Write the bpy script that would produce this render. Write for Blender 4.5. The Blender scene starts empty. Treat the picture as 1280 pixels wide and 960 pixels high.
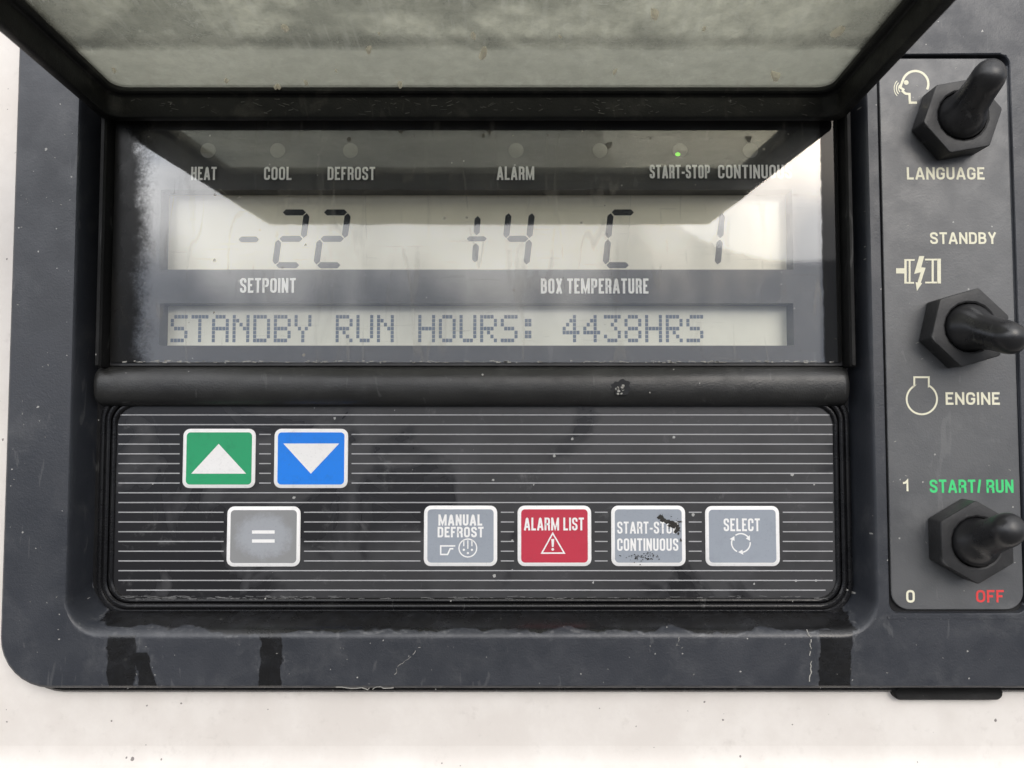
import bpy, bmesh, math, random
from mathutils import Vector, Matrix
from mathutils.geometry import tessellate_polygon

random.seed(7)
SC = bpy.context.scene
COL = SC.collection
R = math.radians

# ----------------------------------------------------------------- camera
S = 0.00018            # metres per drawing unit (one unit = one photo pixel on the front face)
F = 965.0              # focal length in units
D = 965.0              # camera distance to the housing front face
TILT = R(2.8)
cd = bpy.data.cameras.new('camera')
cam = bpy.data.objects.new('camera', cd)
COL.objects.link(cam)
cam.location = (0, -D * S, 0)
cam.rotation_euler = (R(90) + TILT, 0, 0)
cd.sensor_width = 36.0
cd.lens = 36.0 * F / 1280.0
cd.clip_start = 0.004
cd.clip_end = 200.0
cd.dof.use_dof = True
cd.dof.focus_distance = (D + 42) * S
cd.dof.aperture_fstop = cd.lens / 1.1
SC.camera = cam

# ----------------------------------------------------------------- sky, sun, exposure
SUN_EL, SUN_AZ = R(26), R(158)     # azimuth clockwise from +Y
w = bpy.data.worlds.new('World')
SC.world = w
w.use_nodes = True
nt = w.node_tree
nt.nodes.clear()
wo = nt.nodes.new('ShaderNodeOutputWorld')
bg = nt.nodes.new('ShaderNodeBackground')
sky = nt.nodes.new('ShaderNodeTexSky')
sky.sky_type = 'NISHITA'
sky.sun_disc = False
sky.sun_elevation = SUN_EL
sky.sun_rotation = SUN_AZ
sky.air_density = 1.0
sky.dust_density = 2.0
tc = nt.nodes.new('ShaderNodeTexCoord')
mp = nt.nodes.new('ShaderNodeMapping')
mp.inputs['Scale'].default_value = (1.0, 1.0, 2.6)
mp.inputs['Location'].default_value = (4.2, 1.1, 2.7)
nz = nt.nodes.new('ShaderNodeTexNoise')
nz.inputs['Scale'].default_value = 3.4
nz.inputs['Detail'].default_value = 7
nz.inputs['Roughness'].default_value = 0.55
nz.inputs['Distortion'].default_value = 0.4
cr = nt.nodes.new('ShaderNodeValToRGB')
cr.color_ramp.elements[0].position = 0.38
cr.color_ramp.elements[1].position = 0.60
cr.color_ramp.elements[0].color = (0.40, 0.40, 0.40, 1)
mx = nt.nodes.new('ShaderNodeMix')
mx.data_type = 'RGBA'
mx.inputs['B'].default_value = (17.4, 17.3, 17.4, 1)       # bright overcast cloud
# below the horizon: yard ground
sep = nt.nodes.new('ShaderNodeSeparateXYZ')
gr = nt.nodes.new('ShaderNodeMapRange')
gr.inputs['From Min'].default_value = -0.03
gr.inputs['From Max'].default_value = 0.03
mg = nt.nodes.new('ShaderNodeMix')
mg.data_type = 'RGBA'
mg.inputs['A'].default_value = (1.7, 1.68, 1.65, 1)
L = nt.links.new
L(tc.outputs['Generated'], mp.inputs['Vector'])
L(mp.outputs['Vector'], nz.inputs['Vector'])
L(nz.outputs['Fac'], cr.inputs['Fac'])
L(cr.outputs['Color'], mx.inputs['Factor'])
L(sky.outputs['Color'], mx.inputs['A'])
L(tc.outputs['Generated'], sep.inputs['Vector'])
L(sep.outputs['Z'], gr.inputs['Value'])
L(gr.outputs['Result'], mg.inputs['Factor'])
# distant low band over the yard (far trees and sheds, out of focus): dimmer than the sky above it
nz2 = nt.nodes.new('ShaderNodeTexNoise')
nz2.inputs['Scale'].default_value = 6.0
nz2.inputs['Detail'].default_value = 4
mp2 = nt.nodes.new('ShaderNodeMapping')
mp2.inputs['Scale'].default_value = (1.0, 1.0, 0.35)
L(tc.outputs['Generated'], mp2.inputs['Vector'])
L(mp2.outputs['Vector'], nz2.inputs['Vector'])
ad = nt.nodes.new('ShaderNodeMath'); ad.operation = 'MULTIPLY_ADD'
ad.inputs[1].default_value = -0.35
L(nz2.outputs['Fac'], ad.inputs[0])
L(sep.outputs['Z'], ad.inputs[2])
lb = nt.nodes.new('ShaderNodeMapRange'); lb.interpolation_type = 'SMOOTHSTEP'
lb.inputs['From Min'].default_value = -0.05
lb.inputs['From Max'].default_value = 0.06
L(ad.outputs[0], lb.inputs['Value'])
ml = nt.nodes.new('ShaderNodeMix'); ml.data_type = 'RGBA'
ml.inputs['A'].default_value = (11.8, 12.8, 15.0, 1)
L(lb.outputs['Result'], ml.inputs['Factor'])
# hazy brightening of the clouds ahead, low in front of the panel
dt = nt.nodes.new('ShaderNodeVectorMath'); dt.operation = 'DOT_PRODUCT'
dt.inputs[1].default_value = (-0.10, -0.96, 0.26)
L(tc.outputs['Generated'], dt.inputs[0])
mxz = nt.nodes.new('ShaderNodeMath'); mxz.operation = 'MAXIMUM'; mxz.inputs[1].default_value = 0.0
L(dt.outputs['Value'], mxz.inputs[0])
pw = nt.nodes.new('ShaderNodeMath'); pw.operation = 'POWER'; pw.inputs[1].default_value = 1.3
L(mxz.outputs[0], pw.inputs[0])
ma = nt.nodes.new('ShaderNodeMath'); ma.operation = 'MULTIPLY_ADD'
ma.inputs[1].default_value = 2.5; ma.inputs[2].default_value = 0.55
L(pw.outputs[0], ma.inputs[0])
vs_ = nt.nodes.new('ShaderNodeVectorMath'); vs_.operation = 'SCALE'
L(mx.outputs['Result'], vs_.inputs[0]); L(ma.outputs[0], vs_.inputs['Scale'])
L(vs_.outputs['Vector'], ml.inputs['B'])
L(ml.outputs['Result'], mg.inputs['B'])
L(mg.outputs['Result'], bg.inputs['Color'])
bg.inputs['Strength'].default_value = 0.1
L(bg.outputs['Background'], wo.inputs['Surface'])

sd = bpy.data.lights.new('sun', 'SUN')
sd.energy = 0.9
sd.angle = R(30)
sd.color = (1.0, 0.975, 0.94)
so = bpy.data.objects.new('sun', sd)
COL.objects.link(so)
sv = Vector((math.sin(SUN_AZ) * math.cos(SUN_EL), math.cos(SUN_AZ) * math.cos(SUN_EL), math.sin(SUN_EL)))
so.rotation_euler = sv.to_track_quat('Z', 'Y').to_euler()
so.location = sv * 3

SC.view_settings.view_transform = 'Standard'
SC.view_settings.look = 'None'
SC.view_settings.gamma = 1.0
SC.view_settings.exposure = -0.45

# ----------------------------------------------------------------- geometry helpers
_f = Vector((0, math.cos(TILT), math.sin(TILT)))
_u = Vector((0, -math.sin(TILT), math.cos(TILT)))


def at(px, py, h=0.0):
    """point (X, Z) on the plane h units in front of the housing face that the photo shows at px, py"""
    d = _f + Vector((1, 0, 0)) * ((px - 640) / F) + _u * ((480 - py) / F)
    t = (D - h) / d.y
    return (t * d.x, t * d.z)


def rect(x0, y0, x1, y1, h):
    """photo box -> (X0, Z0, X1, Z1) with Z0 the lower edge"""
    xm, ym = (x0 + x1) / 2, (y0 + y1) / 2
    return (at(x0, ym, h)[0], at(xm, y1, h)[1], at(x1, ym, h)[0], at(xm, y0, h)[1])


def rrect(r4, r, n=6):
    x0, z0, x1, z1 = r4
    r = max(min(r, (x1 - x0) / 2 - 1e-3, (z1 - z0) / 2 - 1e-3), 1e-3)
    out = []
    for cx, cz, a in ((x1 - r, z1 - r, 0), (x0 + r, z1 - r, 90), (x0 + r, z0 + r, 180), (x1 - r, z0 + r, 270)):
        for i in range(n + 1):
            t = R(a + 90 * i / n)
            out.append((cx + r * math.cos(t), cz + r * math.sin(t)))
    return out


def inset(r4, d):
    return (r4[0] + d, r4[1] + d, r4[2] - d, r4[3] - d)


class MB:
    def __init__(self, off=(0, 0, 0)):
        self.v, self.f, self.m = [], [], []
        self.off = Vector(off)

    def add(self, vs, fs, mi=0):
        b = len(self.v)
        self.v += [tuple(p) for p in vs]
        self.f += [tuple(b + i for i in f) for f in fs]
        self.m += [mi] * len(fs)

    def flat(self, outline, h, mi=0):
        self.add([(x, -h, z) for x, z in outline], [tuple(range(len(outline)))], mi)

    def flat_holes(self, outlines, h, mi=0):
        tris = tessellate_polygon([[Vector((x, z, 0)) for x, z in o] for o in outlines])
        pts = [p for o in outlines for p in o]
        self.add([(x, -h, z) for x, z in pts], tris, mi)

    def loops(self, lst, mi=0, cap=None):
        """lst: [(outline, h)], equal point counts, bridged in order"""
        n = len(lst[0][0])
        vs, fs = [], []
        for o, h in lst:
            vs += [(x, -h, z) for x, z in o]
        for k in range(len(lst) - 1):
            for i in range(n):
                j = (i + 1) % n
                fs.append((k * n + i, k * n + j, (k + 1) * n + j, (k + 1) * n + i))
        if cap in ('last', 'both'):
            fs.append(tuple((len(lst) - 1) * n + i for i in range(n)))
        if cap in ('first', 'both'):
            fs.append(tuple(range(n)))
        self.add(vs, fs, mi)

    def prism(self, outline, h0, h1, mi=0):
        self.loops([(outline, h0), (outline, h1)], mi, 'both')

    def stroke(self, pts, wd, h, mi=0, closed=False):
        n = len(pts)
        lf, rt = [], []
        for i in range(n):
            if closed:
                a, b, c = pts[i - 1], pts[i], pts[(i + 1) % n]
            else:
                a, b, c = pts[max(i - 1, 0)], pts[i], pts[min(i + 1, n - 1)]
            d1 = Vector((b[0] - a[0], b[1] - a[1]))
            d2 = Vector((c[0] - b[0], c[1] - b[1]))
            if d1.length < 1e-6: d1 = d2
            if d2.length < 1e-6: d2 = d1
            d1 = d1.normalized(); d2 = d2.normalized()
            n1 = Vector((-d1.y, d1.x)); n2 = Vector((-d2.y, d2.x))
            m = (n1 + n2)
            m = m.normalized() if m.length > 1e-5 else n1
            k = wd / 2 / max(m.dot(n1), 0.45)
            lf.append((b[0] + m.x * k, -h, b[1] + m.y * k))
            rt.append((b[0] - m.x * k, -h, b[1] - m.y * k))
        fs = []
        for i in range(n if closed else n - 1):
            j = (i + 1) % n
            fs.append((i, j, n + j, n + i))
        self.add(lf + rt, fs, mi)

    def build(self, name, mats, parent=None, smooth=28, recalc=True, loc=None):
        me = bpy.data.meshes.new(name)
        me.from_pydata([((Vector(p) - self.off) * S) for p in self.v], [], self.f)
        for m in (mats if isinstance(mats, (list, tuple)) else [mats]):
            me.materials.append(m)
        for p, mi in zip(me.polygons, self.m):
            p.material_index = mi
        bm = bmesh.new(); bm.from_mesh(me)
        bmesh.ops.remove_doubles(bm, verts=bm.verts, dist=1e-9)
        if recalc:
            bmesh.ops.recalc_face_normals(bm, faces=bm.faces)
        for f in bm.faces:
            f.smooth = bool(smooth)
        bm.to_mesh(me); bm.free()
        if smooth:
            me.set_sharp_from_angle(angle=R(smooth))
        o = bpy.data.objects.new(name, me)
        COL.objects.link(o)
        if parent is not None:
            o.parent = parent
        if loc is not None:
            o.location = Vector(loc) * S
        return o


def arc(cx, cz, r, a0, a1, n=24):
    return [(cx + r * math.cos(R(a0 + (a1 - a0) * i / n)), cz + r * math.sin(R(a0 + (a1 - a0) * i / n))) for i in range(n + 1)]


def disc(cx, cz, r, n=20):
    return arc(cx, cz, r, 0, 360 * (n - 1) / n, n - 1)


# letters drawn as pen strokes in a unit box; a third value 'r' rounds that corner
_r = 1
GL = {
    'O': ['c', [(0, 0, _r), (1, 0, _r), (1, 1, _r), (0, 1, _r)]],
    'C': ['o', [(1, .66), (1, 1, _r), (0, 1, _r), (0, 0, _r), (1, 0, _r), (1, .34)]],
    'G': ['o', [(1, .70), (1, 1, _r), (0, 1, _r), (0, 0, _r), (1, 0, _r), (1, .46), (.55, .46)]],
    'S': ['o', [(1, .72), (1, 1, _r), (0, 1, _r), (0, .59, _r), (1, .43, _r), (1, 0, _r), (0, 0, _r), (0, .28)]],
    'D': ['c', [(0, 0), (1, 0, _r), (1, 1, _r), (0, 1)]],
    'B': ['c', [(0, 0), (1, 0, _r), (1, .52, _r), (0, .52)], 'o', [(0, .5), (0, 1), (.93, 1, _r), (.93, .52, _r), (.3, .52)]],
    'P': ['o', [(0, -9), (0, 1), (1, 1, _r), (1, .45, _r), (0, .45)]],
    'R': ['o', [(0, -9), (0, 1), (1, 1, _r), (1, .48, _r), (0, .48)], 'o', [(.5, .48), (.98, .48, _r), (.98, .1), (1.04, -9)]],
    'E': ['o', [(9, 0), (0, 0), (0, 1), (9, 1)], 'o', [(0, .52), (.95, .52)]],
    'F': ['o', [(0, -9), (0, 1), (9, 1)], 'o', [(0, .5), (.95, .5)]],
    'H': ['o', [(0, -9), (0, 9)], 'o', [(1, -9), (1, 9)], 'o', [(0, .52), (1, .52)]],
    'I': ['o', [(0, -9), (0, 9)]],
    'L': ['o', [(0, 9), (0, 0), (9, 0)]],
    'T': ['o', [(-9, 1), (9, 1)], 'o', [(.5, 1), (.5, -9)]],
    'N': ['o', [(0, -9), (0, 9)], 'o', [(1, -9), (1, 9)], 'o', [(0, 1), (1, 0)]],
    'M': ['o', [(0, -9), (0, 9)], 'o', [(1, -9), (1, 9)], 'o', [(.03, 1), (.5, .05), (.97, 1)]],
    'A': ['o', [(-.03, -9), (.44, 1.02)], 'o', [(1.03, -9), (.56, 1.02)], 'o', [(.36, 1.0), (.64, 1.0)], 'o', [(.16, .24), (.84, .24)]],
    'U': ['o', [(0, 9), (0, 0, _r), (1, 0, _r), (1, 9)]],
    'X': ['o', [(0, -9), (1, 9)], 'o', [(1, -9), (0, 9)]],
    'Y': ['o', [(0, 9), (.5, .45), (.5, -9)], 'o', [(1, 9), (.5, .45)]],
    '0': ['c', [(0, 0, _r), (1, 0, _r), (1, 1, _r), (0, 1, _r)]],
    '1': ['o', [(0, .74), (.55, .78), (1, 1), (1, -9)]],
    '-': ['o', [(-9, .4), (9, .4)]],
    '/': ['o', [(0, -9), (1, 9)]],
}
GW = {'I': 0, 'M': 1.45, 'N': 1.04, 'L': .84, 'E': .88, 'F': .84, 'T': .95, '-': .55, 'A': 1.14, '1': .45, '/': .55, 'X': 1.08, 'Y': 1.08, '0': .8, 'O': 1.02, 'G': 1.04}


def text(mb, body, box, h, mi=0, wt=.2, wide=.46, gap=.10):
    """lettering fitted to the photo box (x0, y0, x1, y1); wt = stroke weight, wide = letter width, both per cap height"""
    x0, z0, x1, z1 = rect(*box, h)
    H = z1 - z0
    t = wt * H
    lay, x = [], 0.0
    for ch in body:
        if ch == ' ':
            x += .26 * H if wide < .5 else .3 * H
            continue
        wd = GW.get(ch, 1.0) * wide * H
        wd = max(wd, t)
        lay.append((ch, x, wd)); x += wd + gap * H
    k = (x1 - x0 - t) / max(x - gap * H - t, 1e-6) if len(lay) > 1 else (x1 - x0) / lay[0][2]
    cnt = 0
    for ch, gx, wd in lay:
        X0 = x0 + gx * k + t / 2
        iw = max(wd * k - t, 0) if ch != 'I' else 0
        ih = H - t

        def mp(p):
            u, v = p[0], p[1]
            px = X0 + (iw + t / 2 if u == 9 else -t / 2 if u == -9 else u * iw)
            pz = z0 + t / 2 + (ih + t / 2 if v == 9 else -t / 2 if v == -9 else v * ih)
            return Vector((px, pz))
        q = GL[ch]
        for i in range(0, len(q), 2):
            raw, closed = q[i + 1], q[i] == 'c'
            pts, n = [], len(raw)
            for j, p in enumerate(raw):
                c = mp(p)
                if len(p) == 3:
                    a, b = mp(raw[j - 1]), mp(raw[(j + 1) % n])
                    ra = min(iw * .5, (a - c).length * (.5 if len(raw[j - 1]) == 3 else .95))
                    rb = min(iw * .5, (b - c).length * (.5 if len(raw[(j + 1) % n]) == 3 else .95), ih * .5)
                    ra = min(ra, ih * .5)
                    p0 = c + (a - c).normalized() * ra; p2 = c + (b - c).normalized() * rb
                    for s_ in range(6):
                        w_ = s_ / 5
                        e = 1 - .0
                        pts.append(tuple(p0 * (1 - w_) ** 2 + c * 2 * w_ * (1 - w_) * e + p2 * w_ ** 2))
                else:
                    pts.append(tuple(c))
            cl = [pts[0]]
            for p in pts[1:]:
                if abs(p[0] - cl[-1][0]) + abs(p[1] - cl[-1][1]) > .03:
                    cl.append(p)
            cnt += 1
            thin = .86 if wide < .5 else 1
            mb.stroke(cl, t, h + .015 * (cnt % 5), mi, closed)


def P(pts, h):
    return [at(x, y, h) for x, y in pts]


def Z(pts, k, ox, oy, h):
    """points read from an enlarged crop (scale k, origin ox, oy)"""
    return [at(ox + x * k, oy + y * k, h) for x, y in pts]


# ----------------------------------------------------------------- materials
class NT:
    def __init__(self, name):
        self.mat = bpy.data.materials.new(name)
        self.mat.use_nodes = True
        self.t = self.mat.node_tree
        self.t.nodes.clear()
        self.out = self.t.nodes.new('ShaderNodeOutputMaterial')
        tc = self.t.nodes.new('ShaderNodeTexCoord')
        mp = self.t.nodes.new('ShaderNodeMapping')
        mp.inputs['Scale'].default_value = (1 / S, 1 / S, 1 / S)
        self.t.links.new(tc.outputs['Object'], mp.inputs['Vector'])
        self.co = mp.outputs['Vector']

    def n(self, typ, **kw):
        nd = self.t.nodes.new(typ)
        for k, v in kw.items():
            setattr(nd, k, v)
        return nd

    def set(self, nd, **kw):
        for k, v in kw.items():
            i = nd.inputs[k.replace('_', ' ')]
            if hasattr(v, 'is_output'):
                self.t.links.new(v, i)
            else:
                i.default_value = v
        return nd

    def math(self, op, a, b=0.0, clamp=False):
        nd = self.n('ShaderNodeMath', operation=op, use_clamp=clamp)
        for i, v in enumerate((a, b)):
            if hasattr(v, 'is_output'):
                self.t.links.new(v, nd.inputs[i])
            else:
                nd.inputs[i].default_value = v
        return nd.outputs[0]

    def noise(self, scale, detail=4, rough=0.5, dist=0.0, stretch=None, off=(0, 0, 0)):
        co = self.co
        if stretch or off != (0, 0, 0):
            mp = self.n('ShaderNodeMapping')
            self.t.links.new(co, mp.inputs['Vector'])
            mp.inputs['Scale'].default_value = stretch or (1, 1, 1)
            mp.inputs['Location'].default_value = off
            co = mp.outputs['Vector']
        nd = self.n('ShaderNodeTexNoise')
        self.set(nd, Vector=co, Scale=scale, Detail=detail, Roughness=rough, Distortion=dist)
        return nd.outputs['Fac']

    def ramp(self, fac, lo, hi, a=0.0, b=1.0):
        nd = self.n('ShaderNodeMapRange')
        nd.interpolation_type = 'SMOOTHSTEP'
        self.t.links.new(fac, nd.inputs['Value'])
        nd.inputs['From Min'].default_value = lo
        nd.inputs['From Max'].default_value = hi
        nd.inputs['To Min'].default_value = a
        nd.inputs['To Max'].default_value = b
        return nd.outputs['Result']

    def mix(self, fac, a, b):
        nd = self.n('ShaderNodeMix', data_type='RGBA')
        for k, v in (('Factor', fac), ('A', a), ('B', b)):
            i = [x for x in nd.inputs if x.name == k and (x.type == 'RGBA' or k == 'Factor' and x.type == 'VALUE')][0]
            if hasattr(v, 'is_output'):
                self.t.links.new(v, i)
            else:
                i.default_value = v if k == 'Factor' else (*v, 1) if len(v) == 3 else v
        return nd.outputs['Result'] if False else [o for o in nd.outputs if o.type == 'RGBA'][0]

    def specks(self, cell, size, keep):
        """sparse dots: one per voronoi cell, a share of the cells only"""
        a = self.n('ShaderNodeSeparateXYZ'); self.t.links.new(self.co, a.inputs[0])
        wv = self.math('MULTIPLY', self.math('SUBTRACT', self.noise(1.0 / size, 2), .5), size * 1.6)
        b = self.n('ShaderNodeCombineXYZ')
        self.t.links.new(self.math('ADD', a.outputs[0], wv), b.inputs[0])
        self.t.links.new(self.math('ADD', a.outputs[2], self.math('MULTIPLY', wv, .7)), b.inputs[1])
        v = self.n('ShaderNodeTexVoronoi', feature='F1', voronoi_dimensions='2D')
        self.set(v, Vector=b.outputs[0], Scale=1.0 / cell)
        sp = self.n('ShaderNodeSeparateColor')
        self.t.links.new(v.outputs['Color'], sp.inputs['Color'])
        # dot size differs from cell to cell
        sz = self.math('MULTIPLY', sp.outputs[1], size / cell)
        d = self.math('LESS_THAN', v.outputs['Distance'], sz)
        k = self.math('LESS_THAN', sp.outputs[0], keep)
        return self.math('MULTIPLY', d, k)

    def bump(self, hgt, strength, dist):
        b = self.n('ShaderNodeBump')
        self.set(b, Strength=strength, Distance=dist * S, Height=hgt)
        return b.outputs['Normal']

    def principled(self, **kw):
        p = self.n('ShaderNodeBsdfPrincipled')
        self.set(p, **kw)
        self.t.links.new(p.outputs['BSDF'], self.out.inputs['Surface'])
        return p


def plastic(name, c0, c1, rough, grain=0.35, dust=0.05, spec=0.5, dustcol=(.35, .35, .34), scr=0.25, spk=0.05, wet=None):
    m = NT(name)
    col = m.mix(m.ramp(m.noise(0.006, 5, 0.6), .35, .65), c0, c1)
    # patchy dry dust
    d = m.ramp(m.noise(0.018, 7, 0.68, 0.3, off=(31, 7, 90)), .5, .8, 0, dust)
    col = m.mix(d, col, dustcol)
    # fine scuffs
    s1 = m.ramp(m.noise(0.05, 3, 0.5, 1.4, stretch=(1, 1, .22), off=(5, 0, 77)), .66, .71, 0, scr * .35)
    col = m.mix(s1, col, dustcol)
    sp = m.math('MAXIMUM', m.specks(40, 1.9, spk * 2.2), m.specks(16, 1.1, spk * 1.4))
    col = m.mix(m.math('MULTIPLY', sp, .75), col, (.45, .44, .41))
    rg = m.ramp(m.noise(0.03, 5, 0.6), .3, .7, rough - .07, rough + .08)
    if wet:
        # dark runs of water and oil with a thin pale rim of residue
        sp_ = m.n('ShaderNodeSeparateXYZ'); m.t.links.new(m.co, sp_.inputs[0])
        wob = lambda sc, amp, st, off: m.math('MULTIPLY', m.math('SUBTRACT', m.noise(sc, 4, .62, 0, st, off), .5), amp)
        xw = m.math('ADD', sp_.outputs[0], wob(.07, 16, (1, 1, .7), (3, 1, 5)))
        zw = m.math('ADD', sp_.outputs[2], wob(.010, 42, None, (60, 4, 9)))
        tot = None
        for x0, x1, z0, z1, sl, iswob in wet:
            X = m.math('SUBTRACT', xw, m.math('MULTIPLY', sp_.outputs[2], sl))
            dx = m.math('SUBTRACT', (x1 - x0) / 2, m.math('ABSOLUTE', m.math('SUBTRACT', X, (x0 + x1) / 2)))
            dz = m.math('SUBTRACT', (z1 - z0) / 2, m.math('ABSOLUTE', m.math('SUBTRACT', zw if iswob else sp_.outputs[2], (z0 + z1) / 2)))
            d = m.math('MINIMUM', dx, dz)
            tot = d if tot is None else m.math('MAXIMUM', tot, d)
        wm = m.ramp(tot, -.6, 1.6)
        rim = m.math('MULTIPLY', m.ramp(m.math('ABSOLUTE', m.math('ADD', tot, 1.6)), .3, 2.2, 1, 0), m.ramp(m.noise(.05, 5, .7, 0, None, (1, 9, 4)), .5, .68, 0, .36))
        halo = m.math('MULTIPLY', m.ramp(tot, -16, 0, 0, 1), m.ramp(m.noise(.06, 6, .75, 0, None, (8, 9, 4)), .45, .75, 0, .25))
        col = m.mix(m.math('MAXIMUM', rim, halo), col, (.26, .26, .26))
        wm = m.math('MULTIPLY', wm, m.ramp(m.noise(.05, 5, .7, .4, None, (20, 2, 2)), .3, .6, .80, 1))
        col = m.mix(wm, col, (.0075, .0075, .008))
        rg = m.math('MULTIPLY', rg, m.ramp(wm, 0, 1, 1, .62))
    g = m.noise(0.45, 2, 0.6)
    g2 = m.math('ADD', g, m.math('MULTIPLY', m.noise(0.12, 3, .6), .6))
    m.principled(Base_Color=col, Roughness=rg, Specular_IOR_Level=spec, Normal=m.bump(g2, grain, 0.8))
    return m.mat


def ink(name, c, rough=0.5, wear=0.25, wearc=(.25, .25, .24)):
    m = NT(name)
    col = m.mix(m.ramp(m.noise(0.11, 6, 0.7), .48, .8, 0, wear), c, wearc)
    m.principled(Base_Color=col, Roughness=rough, Specular_IOR_Level=.35)
    return m.mat


_lz = lambda y, h=0: at(640, y, h)[1] - at(640, 862, 0)[1]
_lx = lambda x, h=0: at(x, 825, h)[0]
WET = [(_lx(134), _lx(170), _lz(900), _lz(794), 0, False), (_lx(176), _lx(196), _lz(900), _lz(815), -.25, False),
       (_lx(324), _lx(352), _lz(900), _lz(793), 0, False), (_lx(1021), _lx(1064), _lz(900), _lz(788), .06, False),
       (_lx(112), _lx(1072), _lz(784, -20), _lz(735, -50), 0, True)]
M_house = plastic('black_grained_plastic', (.024, .027, .034), (.032, .035, .043), .42, .3, .10, .6, spk=.10, wet=WET)
M_floor = plastic('dark_recess_plastic', (.008, .008, .009), (.013, .013, .014), .4, .2, .04, .3)
M_plate = plastic('grey_legend_plate', (.070, .072, .076), (.095, .097, .100), .40, .22, .12, .7, spk=.05)
M_nut = plastic('matt_black_nut_plastic', (.019, .019, .020), (.028, .028, .029), .45, .25, .10, .4)
M_rub = plastic('black_rubber', (.010, .010, .011), (.017, .017, .018), .32, .10, .05, .55)
M_lid = plastic('grimy_black_rubber', (.006, .006, .006), (.012, .012, .011), .5, .5, .28, .25, dustcol=(.16, .15, .13), spk=.02)
M_bar = plastic('satin_black_bar', (.018, .018, .018), (.028, .028, .027), .38, .35, .06, .5, spk=.03)
M_gask = plastic('glossy_black_gasket', (.005, .005, .006), (.008, .008, .009), .26, .35, .02, .4)
M_seal = plastic('matt_black_seal', (.005, .005, .005), (.009, .009, .009), .6, .35, .03, .2)
M_wet = ink('wet_stain', (.007, .007, .0075), .28, .0)
M_film = ink('grey_water_mark', (.16, .16, .16), .6, .6, (.03, .03, .03))
M_crust = ink('pale_dried_crust', (.36, .35, .32), .8, .8, (.06, .06, .06))


def mat_keypad():
    m = NT('keypad_film')
    c = m.mix(m.ramp(m.noise(0.008, 4, .6), .38, .62), (.030, .030, .032), (.044, .044, .047))
    sx = m.n('ShaderNodeSeparateXYZ'); m.t.links.new(m.co, sx.inputs[0])
    wn = m.math('ADD', m.noise(0.007, 4, .55, .8, off=(13, 0, 4)), m.ramp(sx.outputs[0], -480, -120, .17, -.03))
    wet = m.ramp(wn, .50, .60)
    c = m.mix(wet, c, (.016, .016, .018))
    d = m.ramp(m.noise(0.03, 7, .72, .5, off=(70, 0, 33)), .58, .82, 0, .35)
    c = m.mix(d, c, (.28, .28, .28))
    c = m.mix(m.math('MULTIPLY', m.specks(26, 2.0, .12), .7), c, (.5, .5, .48))
    r = m.ramp(wet, 0, 1, .42, .27)
    m.principled(Base_Color=c, Roughness=r, Specular_IOR_Level=.45, Normal=m.bump(m.noise(.5, 2), .12, .5))
    return m.mat


def mat_key(name, c, dirt=.3, clean=None):
    m = NT(name)
    dn = m.noise(0.05, 7, .72, .3)
    col = m.mix(m.ramp(dn, .5, .78, 0, dirt), c, tuple(x * .35 for x in c))
    if clean:
        p = m.n('ShaderNodeSeparateXYZ'); m.t.links.new(m.co, p.inputs[0])
        ex = m.math('DIVIDE', m.math('SUBTRACT', p.outputs[0], clean[0]), 36); ez = m.math('DIVIDE', m.math('SUBTRACT', p.outputs[2], clean[1]), 28)
        r2 = m.math('ADD', m.math('MULTIPLY', ex, ex), m.math('MULTIPLY', ez, ez))
        r2 = m.math('ADD', r2, m.math('MULTIPLY', m.math('SUBTRACT', m.noise(.06, 8, .8), .5), 2.4))
        col = m.mix(m.ramp(r2, .4, 1.4, 0, .75), c, (.22, .22, .215))
    col = m.mix(m.ramp(m.noise(.35, 3, .6), .55, .75, 0, .15), col, (.12, .12, .12))
    m.principled(Base_Color=col, Roughness=.42, Specular_IOR_Level=.4)
    return m.mat


def mat_wall():
    m = NT('white_painted_metal')
    c = m.mix(m.ramp(m.noise(0.012, 6, .65), .35, .7), (.68, .635, .59), (.75, .71, .665))
    c = m.mix(m.ramp(m.noise(0.05, 6, .7, off=(3, 3, 9)), .55, .8, 0, .4), c, (.50, .46, .42))
    sp = m.math('MAXIMUM', m.specks(60, 2.4, .16), m.specks(22, 1.3, .12))
    c = m.mix(m.math('MULTIPLY', sp, .8), c, (.10, .08, .08))
    m.principled(Base_Color=c, Roughness=.42, Specular_IOR_Level=.45, Normal=m.bump(m.noise(.06, 3), .1, 1.5))
    return m.mat


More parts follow.
